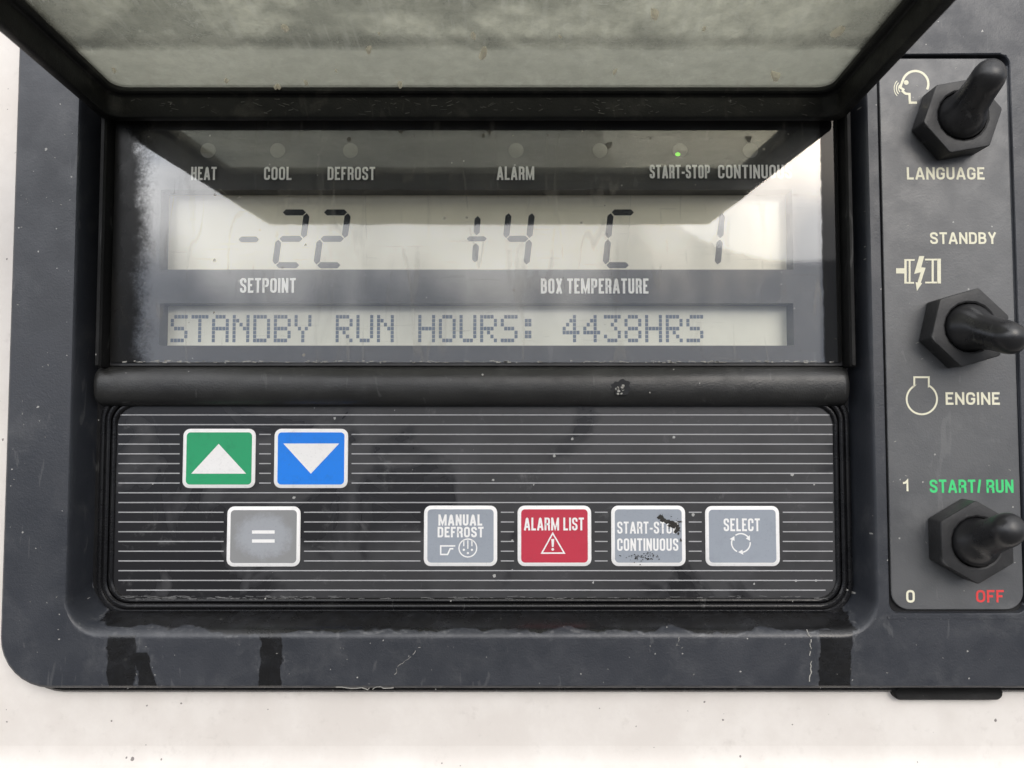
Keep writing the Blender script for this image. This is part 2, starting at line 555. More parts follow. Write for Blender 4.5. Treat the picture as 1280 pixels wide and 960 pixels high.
def mat_pane():
    """scratched clear window of the display: clear + mirror gloss + thin film of dust and dried water"""
    m = NT('scratched_clear_window')
    tr = m.set(m.n('ShaderNodeBsdfTransparent'), Color=(.98, .98, .97, 1))
    fr = m.set(m.n('ShaderNodeFresnel'), IOR=1.84)
    bp = m.bump(m.noise(.02, 3, .5), .05, 1.0)
    sx = m.n('ShaderNodeSeparateXYZ'); m.t.links.new(m.co, sx.inputs[0])
    xx = m.math('ADD', sx.outputs[0], m.math('MULTIPLY', m.noise(.03, 6, .7), 70))
    rr = m.ramp(xx, -492, -440, .42, .03)            # frosted left margin
    gl = m.set(m.n('ShaderNodeBsdfGlossy'), Roughness=rr, Color=(1, 1, 1, 1), Normal=bp)
    mx1 = m.n('ShaderNodeMixShader')
    m.t.links.new(fr.outputs[0], mx1.inputs[0])
    m.t.links.new(tr.outputs[0], mx1.inputs[1])
    m.t.links.new(gl.outputs[0], mx1.inputs[2])
    # dust film, runs of dried water, hairline scratches
    film = m.ramp(m.noise(.02, 6, .65, .3), .35, .8, .005, .06)
    runs = m.ramp(m.noise(.035, 4, .6, .6, stretch=(1, 1, .12)), .60, .72, 0, .10)
    scr = m.ramp(m.noise(.3, 3, .55, .2, stretch=(.06, 1, 1), off=(9, 0, 2)), .62, .72, 0, .08)
    line = m.math('ABSOLUTE', m.math('SUBTRACT', m.noise(.022, 1.5, .45, 0, stretch=(1, 1, .16), off=(2, 0, 50)), .5))
    line = m.math('MULTIPLY', m.ramp(line, .0, .02, .14, 0), m.ramp(m.noise(.02, 3, off=(6, 6, 6)), .42, .6))
    runs = m.math('MAXIMUM', runs, line)
    tot = m.math('ADD', m.math('ADD', film, runs), scr)
    spk = m.math('MULTIPLY', m.specks(30, 2.2, .10), .6)
    tot = m.math('MAXIMUM', tot, spk, True)
    df = m.set(m.n('ShaderNodeBsdfDiffuse'), Color=(.42, .39, .33, 1))
    mx2 = m.n('ShaderNodeMixShader')
    m.t.links.new(tot, mx2.inputs[0])
    m.t.links.new(mx1.outputs[0], mx2.inputs[1])
    m.t.links.new(df.outputs[0], mx2.inputs[2])
    # recess wall reflection painted dark along both upright edges, grainy towards the middle
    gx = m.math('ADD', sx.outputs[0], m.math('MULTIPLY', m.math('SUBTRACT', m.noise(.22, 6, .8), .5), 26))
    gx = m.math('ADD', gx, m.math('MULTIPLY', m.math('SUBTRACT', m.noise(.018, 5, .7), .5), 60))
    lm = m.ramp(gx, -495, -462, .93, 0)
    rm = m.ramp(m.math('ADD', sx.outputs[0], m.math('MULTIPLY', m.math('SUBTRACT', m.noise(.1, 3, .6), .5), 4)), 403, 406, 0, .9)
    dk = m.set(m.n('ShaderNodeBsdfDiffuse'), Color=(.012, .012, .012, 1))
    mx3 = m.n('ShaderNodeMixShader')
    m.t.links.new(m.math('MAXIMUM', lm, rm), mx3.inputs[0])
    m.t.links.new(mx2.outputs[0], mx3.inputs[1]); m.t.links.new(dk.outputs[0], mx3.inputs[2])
    m.t.links.new(mx3.outputs[0], m.out.inputs['Surface'])
    return m.mat


def mat_lidpane():
    """cloudy, grimy clear plastic of the cover: dirt scatters the daylight through it"""
    m = NT('cloudy_grimy_plastic')
    tr = m.set(m.n('ShaderNodeBsdfTransparent'), Color=(.86, .87, .80, 1))
    g1 = m.noise(.05, 9, .78, .3)
    g2 = m.noise(.16, 6, .7, .3, stretch=(.5, 1, 1), off=(40, 2, 8))
    c = m.mix(m.ramp(g1, .3, .7), (.44, .44, .38), (.72, .715, .63))
    c = m.mix(m.ramp(g2, .55, .75, 0, .6), c, (.62, .62, .56))
    big = m.noise(.007, 4, .6, .8, off=(11, 2, 0))
    c = m.mix(m.ramp(big, .38, .62, .55, 0), c, (.15, .155, .135))
    drag = m.noise(.12, 4, .65, .2, stretch=(1, .10, 1), off=(7, 0, 0))
    c = m.mix(m.ramp(drag, .52, .72, 0, .5), c, (.70, .70, .65))
    sxx = m.n('ShaderNodeSeparateXYZ'); m.t.links.new(m.co, sxx.inputs[0])
    edge = m.ramp(m.math('ADD', m.math('ABSOLUTE', m.math('ADD', sxx.outputs[0], 48)), m.math('MULTIPLY', m.math('SUBTRACT', m.noise(.02, 4), .5), 60)), 330, 470, 0, .6)
    c = m.mix(edge, c, (.13, .13, .12))                              # shading from the side walls, painted in along the sides
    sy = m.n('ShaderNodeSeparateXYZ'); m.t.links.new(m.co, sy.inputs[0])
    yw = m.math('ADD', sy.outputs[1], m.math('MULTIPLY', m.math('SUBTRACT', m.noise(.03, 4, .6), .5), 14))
    bord = m.ramp(yw, -116, -108)                                   # smooth moulded border next to the hinge
    c = m.mix(m.math('MULTIPLY', bord, .85), c, (.60, .60, .54))
    ridge = m.math('ABSOLUTE', m.math('SUBTRACT', m.noise(.02, 5, .6, 1.2, off=(3, 3, 3)), .5))
    c = m.mix(m.math('MULTIPLY', m.ramp(ridge, 0, .008, .8, 0), m.ramp(m.noise(.012, 3), .48, .6)), c, (.75, .75, .70))
    back_shade = m.ramp(m.math('ABSOLUTE', m.math('ADD', yw, 128)), 2, 18, .35, 0)  # shadow of the back edge, painted as a soft dark band
    c = m.mix(back_shade, c, (.12, .12, .105))
    tl = m.n('ShaderNodeBsdfTranslucent'); m.set(tl, Color=c)
    df = m.n('ShaderNodeBsdfDiffuse'); m.set(df, Color=c)
    a = m.n('ShaderNodeMixShader'); a.inputs[0].default_value = .25
    m.t.links.new(tl.outputs[0], a.inputs[1]); m.t.links.new(df.outputs[0], a.inputs[2])
    gl = m.set(m.n('ShaderNodeBsdfGlossy'), Roughness=.15, Color=(.9, .9, .9, 1))
    b = m.n('ShaderNodeMixShader'); b.inputs[0].default_value = .06
    m.t.links.new(tr.outputs[0], b.inputs[1]); m.t.links.new(gl.outputs[0], b.inputs[2])
    e = m.n('ShaderNodeMixShader')
    m.t.links.new(m.ramp(g1, .3, .7, .42, .60), e.inputs[0])
    m.t.links.new(b.outputs[0], e.inputs[1]); m.t.links.new(a.outputs[0], e.inputs[2])
    m.t.links.new(e.outputs[0], m.out.inputs['Surface'])
    return m.mat


def mat_lcd(name, c):
    m = NT(name)
    col = m.mix(m.ramp(m.noise(.01, 4), .3, .7), c, tuple(x * .9 for x in c))
    m.principled(Base_Color=col, Roughness=.18, Specular_IOR_Level=.5)
    return m.mat


M_key = mat_keypad()
M_wall = mat_wall()
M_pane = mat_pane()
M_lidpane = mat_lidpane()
_m = NT('clear_back_face')
_t = _m.set(_m.n('ShaderNodeBsdfTransparent'), Color=(.98, .98, .97, 1))
_m.t.links.new(_t.outputs[0], _m.out.inputs['Surface'])
M_back = _m.mat
M_lcd = mat_lcd('lcd_glass', (.90, .85, .70))
M_lcd2 = mat_lcd('lcd_matrix_glass', (.86, .85, .74))
M_seg = ink('lcd_segment', (.022, .027, .033), .2, 0)
M_dot = ink('lcd_dot', (.15, .19, .26), .2, 0)
M_bezel = plastic('display_bezel', (.028, .028, .030), (.038, .038, .040), .4, .1, .05)
M_white = ink('white_print', (.90, .89, .86), .5, .15)
M_stripe = ink('silver_stripe', (.40, .40, .41), .45, .4, (.15, .15, .15))
M_cream = ink('cream_print', (.78, .75, .58), .5, .2)
M_greenp = ink('green_print', (.06, .62, .20), .5, .2)
M_redp = ink('red_print', (.70, .06, .06), .5, .2)
M_kwhite = mat_key('key_white', (.84, .83, .82), .2)
M_kgreen = mat_key('key_green', (.02, .33, .14), .3)
M_kblue = mat_key('key_blue', (.008, .21, .80), .2)
M_kred = mat_key('key_red', (.50, .035, .065), .25)
M_kgrey = mat_key('key_grey', (.30, .33, .375), .2)
M_kdirty = mat_key('key_worn_grey', (.33, .345, .37), .4, (at(330, 670, -44)[0], at(330, 670, -44)[1] - at(640, 862, 0)[1]))
M_kdirt = ink('black_grime', (.03, .028, .025), .8, .3)
M_edge = ink('yellowed_edge', (.42, .36, .24), .6, .5, (.06, .05, .04))
M_lens = mat_lcd('frosted_lens', (.19, .185, .165))
_m = NT('pale_flake')
_t = _m.set(_m.n('ShaderNodeBsdfTranslucent'), Color=(.97, .93, .84, 1)); _d = _m.set(_m.n('ShaderNodeBsdfDiffuse'), Color=(.95, .90, .80, 1))
_x = _m.n('ShaderNodeMixShader'); _m.t.links.new(_t.outputs[0], _x.inputs[1]); _m.t.links.new(_d.outputs[0], _x.inputs[2]); _m.t.links.new(_x.outputs[0], _m.out.inputs['Surface'])
M_flake = _m.mat


def emis(name, c, s):
    m = NT(name)
    m.principled(Base_Color=(*c, 1), Emission_Color=(*c, 1), Emission_Strength=s, Roughness=.4)
    return m.mat


M_lit = emis('lit_green_lens', (.25, .95, .05), .9)


def tag(o, label=None, cat=None, group=None, kind=None):
    if label: o['label'] = label
    if cat: o['category'] = cat
    if group: o['group'] = group
    if kind: o['kind'] = kind
    return o


def empty(name, p):
    o = bpy.data.objects.new(name, None)
    COL.objects.link(o)
    o.empty_display_size = .01
    o.location = Vector(p) * S
    return o


# ================================================================= heights in front of the housing face
H_WALL, H_FLOOR, H_PANE, H_BEZ, H_LCD, H_KEY = -26, -50, -32, -36.5, -62, -44

# ----------------------------------------------------------------- housing outline
xl, _ = at(8, 470, 0)
_, zb = at(640, 862, 0)
HX = (xl, zb, 860.0, 900.0)                    # whole housing box

# ================================================================= the white wall
mb = MB()
big = rrect((-2600, zb - 78, 2600, 2400), 1)
hole = rrect(inset(HX, 18), 60)
mb.flat_holes([big, hole], H_WALL)
# the sheet turns outwards below the panel
n = len(big)
zz = [(zb - 78, H_WALL), (zb - 90, H_WALL + 1), (zb - 100, H_WALL + 5), (zb - 115, H_WALL + 12), (zb - 160, H_WALL + 22), (zb - 2000, H_WALL + 40)]
vs = [(x, -h, z) for z, h in zz for x in (-2600, 2600)]
mb.add(vs, [(2 * i, 2 * i + 1, 2 * i + 3, 2 * i + 2) for i in range(len(zz) - 1)])
wall = mb.build('wall', M_wall, smooth=60)
tag(wall, 'white painted sheet metal of the trailer unit around the black panel, speckled with dirt', 'wall', kind='structure')

# ================================================================= control panel
CP0 = (0, 26, zb)
cp = empty('control_panel', CP0)
tag(cp, 'black plastic refrigeration control panel with display, striped keypad and switch plate', 'control panel')

# recess: lip -> slope -> floor
lip = (at(88, 500, 0)[0], at(600, 797, 0)[1], at(1093, 500, 0)[0], at(600, 60, 0)[1])
flo = (at(122, 500, H_FLOOR)[0], at(600, 757, H_FLOOR)[1], at(1060, 500, H_FLOOR)[0], at(600, 112, H_FLOOR)[1])


def lerp4(a, b, t):
    return tuple(x + (y - x) * t for x, y in zip(a, b))


pk = rect(1103, 67, 1274, 768, 0)               # pocket of the switch plate
NS = 8
mb = MB(CP0)
outer = rrect(HX, 62, NS)
mb.loops([(rrect(inset(HX, 1), 60, NS), -70), (rrect(HX, 62, NS), -10), (rrect(inset(HX, .6), 62, NS), -5),
          (rrect(inset(HX, 2.2), 61, NS), -2), (rrect(inset(HX, 5), 59, NS), 0), (rrect(inset(HX, 7), 58, NS), 0)])
mb.flat_holes([rrect(inset(HX, 7), 58, NS), rrect(inset(lip, -2), 48, NS), rrect(inset(pk, -1.5), 15, NS)], 0)
mb.loops([(rrect(inset(lip, -2), 48, NS), 0), (rrect(lip, 46, NS), 0)])
mb.loops([(rrect(inset(pk, -1.5), 15, NS), 0), (rrect(pk, 14, NS), 0)])
prof = [(0, 0, 46), (.10, -.8, 44), (.22, -3, 42), (.34, -7, 40), (.46, -13, 38), (.62, -24, 36), (.84, -42, 34), (.93, -47.5, 33), (1, H_FLOOR, 32)]
mb.loops([(rrect(lerp4(lip, flo, t), r, NS), h) for t, h, r in prof])
dspo = rect(135, 128, 1052, 458, H_FLOOR)
mb.flat_holes([rrect(flo, 32, NS), rrect(inset(dspo, 3), 6, NS)], H_FLOOR, 1)
# plate pocket: small step
mb.loops([(rrect(pk, 14, NS), 0), (rrect(inset(pk, 1), 13, NS), -1), (rrect(inset(pk, 1.6), 13, NS), -8)], 0)
mb.flat(rrect(inset(pk, 1.6), 13, NS), -8, 1)
# raised ledge under the pocket
lg = rect(1110, 770.5, 1330, 773.5, 1)
mb.prism(rrect(lg, 1.2, 3), -1, 1.1, 0)


def crack(mb, pts, wd, h, mi, seed):
    rnd = random.Random(seed)
    o = []
    for i in range(len(pts) - 1):
        for k in range(6):
            t = k / 6
            o.append((pts[i][0] + (pts[i + 1][0] - pts[i][0]) * t + rnd.uniform(-1.2, 1.2),
                      pts[i][1] + (pts[i + 1][1] - pts[i][1]) * t + rnd.uniform(-1.6, 1.6)))
    for i in range(len(o) - 1):
        if rnd.random() < .85:
            mb.stroke(P([o[i], o[i + 1]], h), wd * rnd.uniform(.5, 1.3), h, mi)


crack(mb, [(1008, 786), (1014, 800), (1013, 815), (1014, 835), (1012, 855)], 1.1, .3, 3, 5)
crack(mb, [(525, 808), (512, 822), (498, 832), (493, 845)], .5, .3, 3, 6)
crack(mb, [(420, 860), (460, 861), (476, 859), (500, 862)], .9, .3, 3, 7)
crack(mb, [(850, 795), (846, 806), (858, 812)], .45, .3, 3, 8)
for k in range(40):
    x, y = random.choice([(random.uniform(12, 82), random.uniform(150, 830)), (random.uniform(100, 1270), random.uniform(803, 858))])
    a = random.uniform(0, 6.28); l = random.uniform(.6, 2.6)
    mb.stroke(P([(x, y), (x + l * math.cos(a), y + l * math.sin(a))], .3), random.uniform(.3, .8), .3, 3)


M_smear = ink('grey_smear', (.10, .097, .092), .8, .6, (.03, .03, .03))
housing = mb.build('housing', [M_house, M_floor, M_wet, M_crust, M_smear], cp)

# rubber seal behind the housing, showing along the bottom edge
mb = MB(CP0)
sl = (HX[0] + 14, HX[1] - 9, HX[2] - 10, HX[3] - 10)
mb.loops([(rrect(sl, 58, NS), H_WALL + .3), (rrect(sl, 58, NS), H_WALL + 7), (rrect(inset(sl, 3), 57, NS), H_WALL + 10), (rrect(inset(sl, 30), 40, NS), H_WALL + 10)])
mb.build('rubber_seal', M_gask, cp)
mb = MB(CP0)
tb = rect(1118, 858, 1255, 876, H_WALL + 12)
mb.loops([(rrect(tb, 9), H_WALL + .3), (rrect(tb, 9), H_WALL + 9), (rrect(inset(tb, 2), 7), H_WALL + 12), (rrect(inset(tb, 6), 4), H_WALL + 10)], 0, 'last')
mb.build('rubber_tab', M_seal, cp)

# ----------------------------------------------------------------- display unit
pr = rect(141, 128, 1050, 453, H_PANE)
br = rect(136, 124, 1053, 457, H_BEZ)
l1 = rect(200, 237, 991, 337, H_BEZ)
l2 = rect(199, 379, 992, 432, H_BEZ)
mb = MB(CP0)
mb.flat_holes([rrect(br, 4, 3), rrect(l1, 1.5, 3), rrect(l2, 1.5, 3)], H_BEZ, 0)
for q in (l1, l2):
    mb.loops([(rrect(q, 1.5, 3), H_BEZ), (rrect(q, 1.5, 3), H_LCD - 2)], 0)
mb.loops([(rrect(br, 4, 3), H_BEZ), (rrect(br, 4, 3), H_LCD - 6)], 0, 'last')
hp = H_BEZ + .25
bez = mb.build('display', [M_bezel, M_white], cp, smooth=0)


def hexseg(mb, a, b, wd, h, mi=0):
    a = Vector(at(*a, h)); b = Vector(at(*b, h))
    d = (b - a).normalized(); nn = Vector((-d.y, d.x)) * wd / 2
    e = d * wd * .5
    mb.flat([tuple(p) for p in (a, a + e + nn, b - e + nn, b, b - e - nn, a + e - nn)], h, mi)


# seven segment screen
mb = MB(CP0)
sr = inset(l1, -1)
mb.prism(rrect(sr, 1.5, 3), H_LCD - 5, H_LCD, 0)
hs = H_LCD + .3


def digit(x, segs, y0=265.5, ym=298.5, y1=331.5, wd=31, sl=8.5, W=8.2):
    X = lambda t, y: x + t * wd + (y1 - y) / (y1 - y0) * sl
    g = 1.0
    pts = {'a': ((X(0, y0) + g, y0), (X(1, y0) - g, y0)), 'b': ((X(1, y0), y0 + g), (X(1, ym), ym - g)),
           'c': ((X(1, ym), ym + g), (X(1, y1), y1 - g)), 'd': ((X(0, y1) + g, y1), (X(1, y1) - g, y1)),
           'e': ((X(0, ym), ym + g), (X(0, y1), y1 - g)), 'f': ((X(0, y0), y0 + g), (X(0, ym), ym - g)),
           'g': ((X(0, ym) + g, ym), (X(1, ym) - g, ym))}
    for s in segs:
        hexseg(mb, *pts[s], W, hs, 1)


hexseg(mb, (298, 299.3), (324, 299.3), 8, hs, 1)
digit(344, 'abged')
digit(395.5, 'abged')
hexseg(mb, (597.3, 270), (595.6, 294), 8, hs, 1)
hexseg(mb, (595, 304), (593.5, 328), 8, hs, 1)
hexseg(mb, (583.5, 298.5), (608.5, 298.5), 6.5, hs, 1)
digit(629, 'fgbc', wd=29, sl=7)
digit(757, 'afed', wd=30, sl=6.5)
digit(867, 'bc', wd=30, sl=6)
mb.build('segment_screen', [M_lcd, M_seg], bez)

# dot matrix screen
FONT = {
    'S': '01111 10000 10000 01110 00001 00001 11110', 'T': '11111 00100 00100 00100 00100 00100 00100',
    'A': '01110 10001 10001 11111 10001 10001 10001', 'N': '10001 11001 10101 10011 10001 10001 10001',
    'D': '11110 10001 10001 10001 10001 10001 11110', 'B': '11110 10001 10001 11110 10001 10001 11110',
    'Y': '10001 10001 10001 01010 00100 00100 00100', 'R': '11110 10001 10001 11110 10100 10010 10001',
    'U': '10001 10001 10001 10001 10001 10001 01110', 'H': '10001 10001 10001 11111 10001 10001 10001',
    'O': '01110 10001 10001 10001 10001 10001 01110', ':': '00000 01100 01100 00000 01100 01100 00000',
    '4': '00010 00110 01010 10010 11111 00010 00010', '3': '11111 00010 00100 00010 00001 10001 01110',
    '8': '01110 10001 10001 01110 10001 10001 01110', ' ': '00000 ' * 7}
mb = MB(CP0)
mb.prism(rrect(inset(l2, -1), 1.5, 3), H_LCD - 5, H_LCD, 0)
msg = 'STANDBY RUN HOURS: 4438HRS'
xa, za = at(213.5, 393.5, hs)
xb, zb2 = at(879.5, 428, hs)
pitch = (xb - xa) / (len(msg) - 1 + 5 / 6.0)
dw = pitch / 6.0
dh = (za - zb2) / 7.0
for i, ch in enumerate(msg):
    rows = FONT[ch].split()
    for r_, row in enumerate(rows):
        for c_, v in enumerate(row):
            if v == '1':
                x = xa + i * pitch + c_ * dw; z = za - r_ * dh
                e = .25
                mb.add([(x + e, -hs, z - e), (x + dw - e, -hs, z - e), (x + dw - e, -hs, z - dh + e), (x + e, -hs, z - dh + e)], [(0, 1, 2, 3)], 1)
mb.build('dot_matrix_screen', [M_lcd2, M_dot], bez)

# indicator lamps
for i, x in enumerate((260, 347, 438, 645, 750, 850, 938)):
    mb = MB(CP0)
    cx, cz = at(x, 188, hp)
    mb.loops([(disc(cx, cz, 10.5), H_BEZ - 1), (disc(cx, cz, 10), H_BEZ + .4), (disc(cx, cz, 7), H_BEZ + .8), (disc(cx, cz, 3), H_BEZ + 1.0)], 0, 'last')
    if x == 850:
        mb.flat([(cx - 3.2 + 3.4 * math.cos(a * .52), cz - 5.5 + 2.6 * math.sin(a * .52)) for a in range(12)], H_BEZ + 1.2, 1)
    o = mb.build('indicator_light', [M_lens, M_lit], bez)
    if x == 850:
        o['label'] = 'round indicator lens glowing green at its lower edge'

# clear window in front of it all, its edge yellowed
mb = MB(CP0)
mb.loops([(rrect(inset(pr, .8), 4, 3), H_PANE - 2.5), (rrect(inset(pr, .8), 4, 3), H_PANE - .3)], 1)
mb.flat(rrect(pr, 4, 3), H_PANE, 0)
mb.flat(rrect(pr, 4, 3), H_PANE - 2.5, 3)
hw = H_PANE - 1.5
for t, b in (('HEAT', (239, 208.5, 271, 225)), ('COOL', (330, 208.5, 364.5, 225)), ('DEFROST', (409.5, 208.5, 469, 225)),
             ('ALARM', (621, 208, 668, 225)), ('START-STOP', (812, 206, 888, 223)), ('CONTINUOUS', (897.5, 206, 989.5, 223)),
             ('SETPOINT', (300, 347.5, 370, 366)), ('BOX TEMPERATURE', (676, 348, 811, 367))):
    text(mb, t, b, hw, 2, .155)
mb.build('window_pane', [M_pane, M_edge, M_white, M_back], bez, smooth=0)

# black frame strips beside the window and crust on its lower edge
mb = MB(CP0)
zt = at(600, 118, H_PANE)[1]; z0 = at(600, 460, H_PANE)[1]
for xa_, xb_ in ((132, 139.5), (1051.5, 1059)):
    x0 = at(xa_, 300, H_PANE)[0]; x1 = at(xb_, 300, H_PANE)[0]
    mb.loops([(rrect((x0, z0, x1, zt), 2, 3), H_FLOOR), (rrect((x0, z0, x1, zt), 2, 3), H_PANE + 18), (rrect(inset((x0, z0, x1, zt), 2), 2, 3), H_PANE + 21)], 0, 'last')
for k in range(150):
    x = 150 + 890 * random.random() ** .9
    y = 452.5 + random.uniform(-1.5, .8)
    l = random.uniform(1, 6)
    mb.stroke(P([(x, y), (x + l, y + random.uniform(-.8, .8))], H_PANE + .3), random.uniform(.5, 1.6), H_PANE + .3, 1)
mb.build('window_frame', [M_seal, M_crust], cp)

# ----------------------------------------------------------------- rounded divider bar
mb = MB(CP0)
zc = at(600, 482, -25)[1]
x0 = at(116, 482, -25)[0]; x1 = at(1063, 482, -25)[0]
rz, rh = 26.5, 27
prof = [(math.cos(R(a)), math.sin(R(a))) for a in range(0, 181, 9)]
secs = [(x0, .0), (x0 + .5, .55), (x0 + 2, .8), (x0 + 5, .95), (x0 + 9, 1), (x1 - 9, 1), (x1 - 5, .95), (x1 - 2, .8), (x1 - .5, .55), (x1, 0)]
vs, fs = [], []
npf = len(prof)
for x, k in secs:
    k2 = .55 + .45 * k
    for c, s in prof:
        # flattened top of the bar
        sg = lambda v, e: math.copysign(abs(v) ** e, v)
        vs.append((x, -(H_FLOOR + 2 + rh * sg(s, .75) * k2), zc + rz * sg(c, .8) * k2))
for i in range(len(secs) - 1):
    for j in range(npf - 1):
        fs.append((i * npf + j, i * npf + j + 1, (i + 1) * npf + j + 1, (i + 1) * npf + j))
fs.append(tuple(range(npf))); fs.append(tuple((len(secs) - 1) * npf + j for j in range(npf)))
mb.add(vs, fs, 0)
# small dark scab of dirt on the bar, black grease at both ends
hb = H_FLOOR + 2 + rh
def blob(mb, cx, cy, rx, ry, h, mi, seed, n=22, j=.25):
    rnd = random.Random(seed)
    pts = []
    for i in range(n):
        a = 2 * math.pi * i / n; k = 1 + rnd.uniform(-j, j)
        pts.append((cx + rx * k * math.cos(a), cy + ry * k * math.sin(a)))
    mb.flat(P(pts, h), h, mi)
blob(mb, 777, 484, 12, 9, hb + .2, 1, 3)
mb.prism(rrect(rect(769, 482, 785, 494, hb), 3, 3), hb - 3, hb + 1.2, 1)
for k in range(10):
    blob(mb, 777 + random.uniform(-6, 6), 488 + random.uniform(-6, 5), 1.8, 1.4, hb + 1.4, 2, 30 + k, 7, .4)
mb.build('divider_bar', [M_bar, M_wet, M_crust], cp, smooth=50)

# ----------------------------------------------------------------- keypad
kr = rect(143, 507, 1044, 748, H_KEY)
mb = MB(CP0)
for d0, d1, hh in ((-20, -13, H_KEY + 3), (-12, -6, H_KEY + 5), (-5, 1, H_KEY + 4)):
    r0 = 26 - d0 * .6
    mb.loops([(rrect(inset(kr, d0), r0, NS), H_FLOOR), (rrect(inset(kr, d0), r0, NS), hh - 2), (rrect(inset(kr, d0 + 1.5), r0 - 1, NS), hh - .4),
              (rrect(inset(kr, (d0 + d1) / 2), r0 - 2, NS), hh), (rrect(inset(kr, d1 - 1.5), r0 - 3, NS), hh - .4), (rrect(inset(kr, d1), r0 - 4, NS), hh - 2), (rrect(inset(kr, d1), r0 - 4, NS), H_FLOOR)], 0)
for k in range(120):
    x = random.uniform(150, 1040); y = 746 + random.uniform(-1, 3)
    if random.random() < .5: x = 150 + abs(random.gauss(0, 130))
    l = random.uniform(2, 14)
    mb.stroke(P([(x, y), (x + l * .5, y + random.uniform(-.5, .5)), (x + l, y + random.uniform(-.7, .7))], H_KEY + 5.3), random.uniform(.3, .8), H_KEY + 5.3, 1)
mb.build('keypad_gasket', [M_gask, M_film], cp)

keys = [('green', 229, 536, 319.5, 610), ('blue', 343, 536, 435, 610), ('equal', 284, 633, 375.5, 708), ('defrost', 530, 632, 621.5, 707.5),
        ('alarm', 647, 632, 739, 707.5), ('start', 764, 632, 856.5, 707.5), ('select', 881.5, 632.5, 974, 707.5)]
mb = MB(CP0)
mb.loops([(rrect(kr, 22, NS), H_FLOOR), (rrect(kr, 22, NS), H_KEY)], 0, 'last')
hl = H_KEY + .2
for i in range(19):
    y = 518.6 + i * 12.17
    segs = [(148, 1041)]
    for _, a, b, c, d in keys:
        if b - 3 < y < d + 3:
            ns = []
            for s0, s1 in segs:
                if s0 < a < s1:
                    ns += [(s0, a - 4.5), (c + 4.5, s1)]
                else:
                    ns.append((s0, s1))
            segs = ns
    for s0, s1 in segs:
        if i == 18: s0, s1 = 158, 1032
        q = rect(s0, y - .66, s1, y + .66, hl)
        mb.add([(q[0], -hl, q[1]), (q[2], -hl, q[1]), (q[2], -hl, q[3]), (q[0], -hl, q[3])], [(0, 1, 2, 3)], 1)
kp = mb.build('keypad', [M_key, M_stripe], cp)

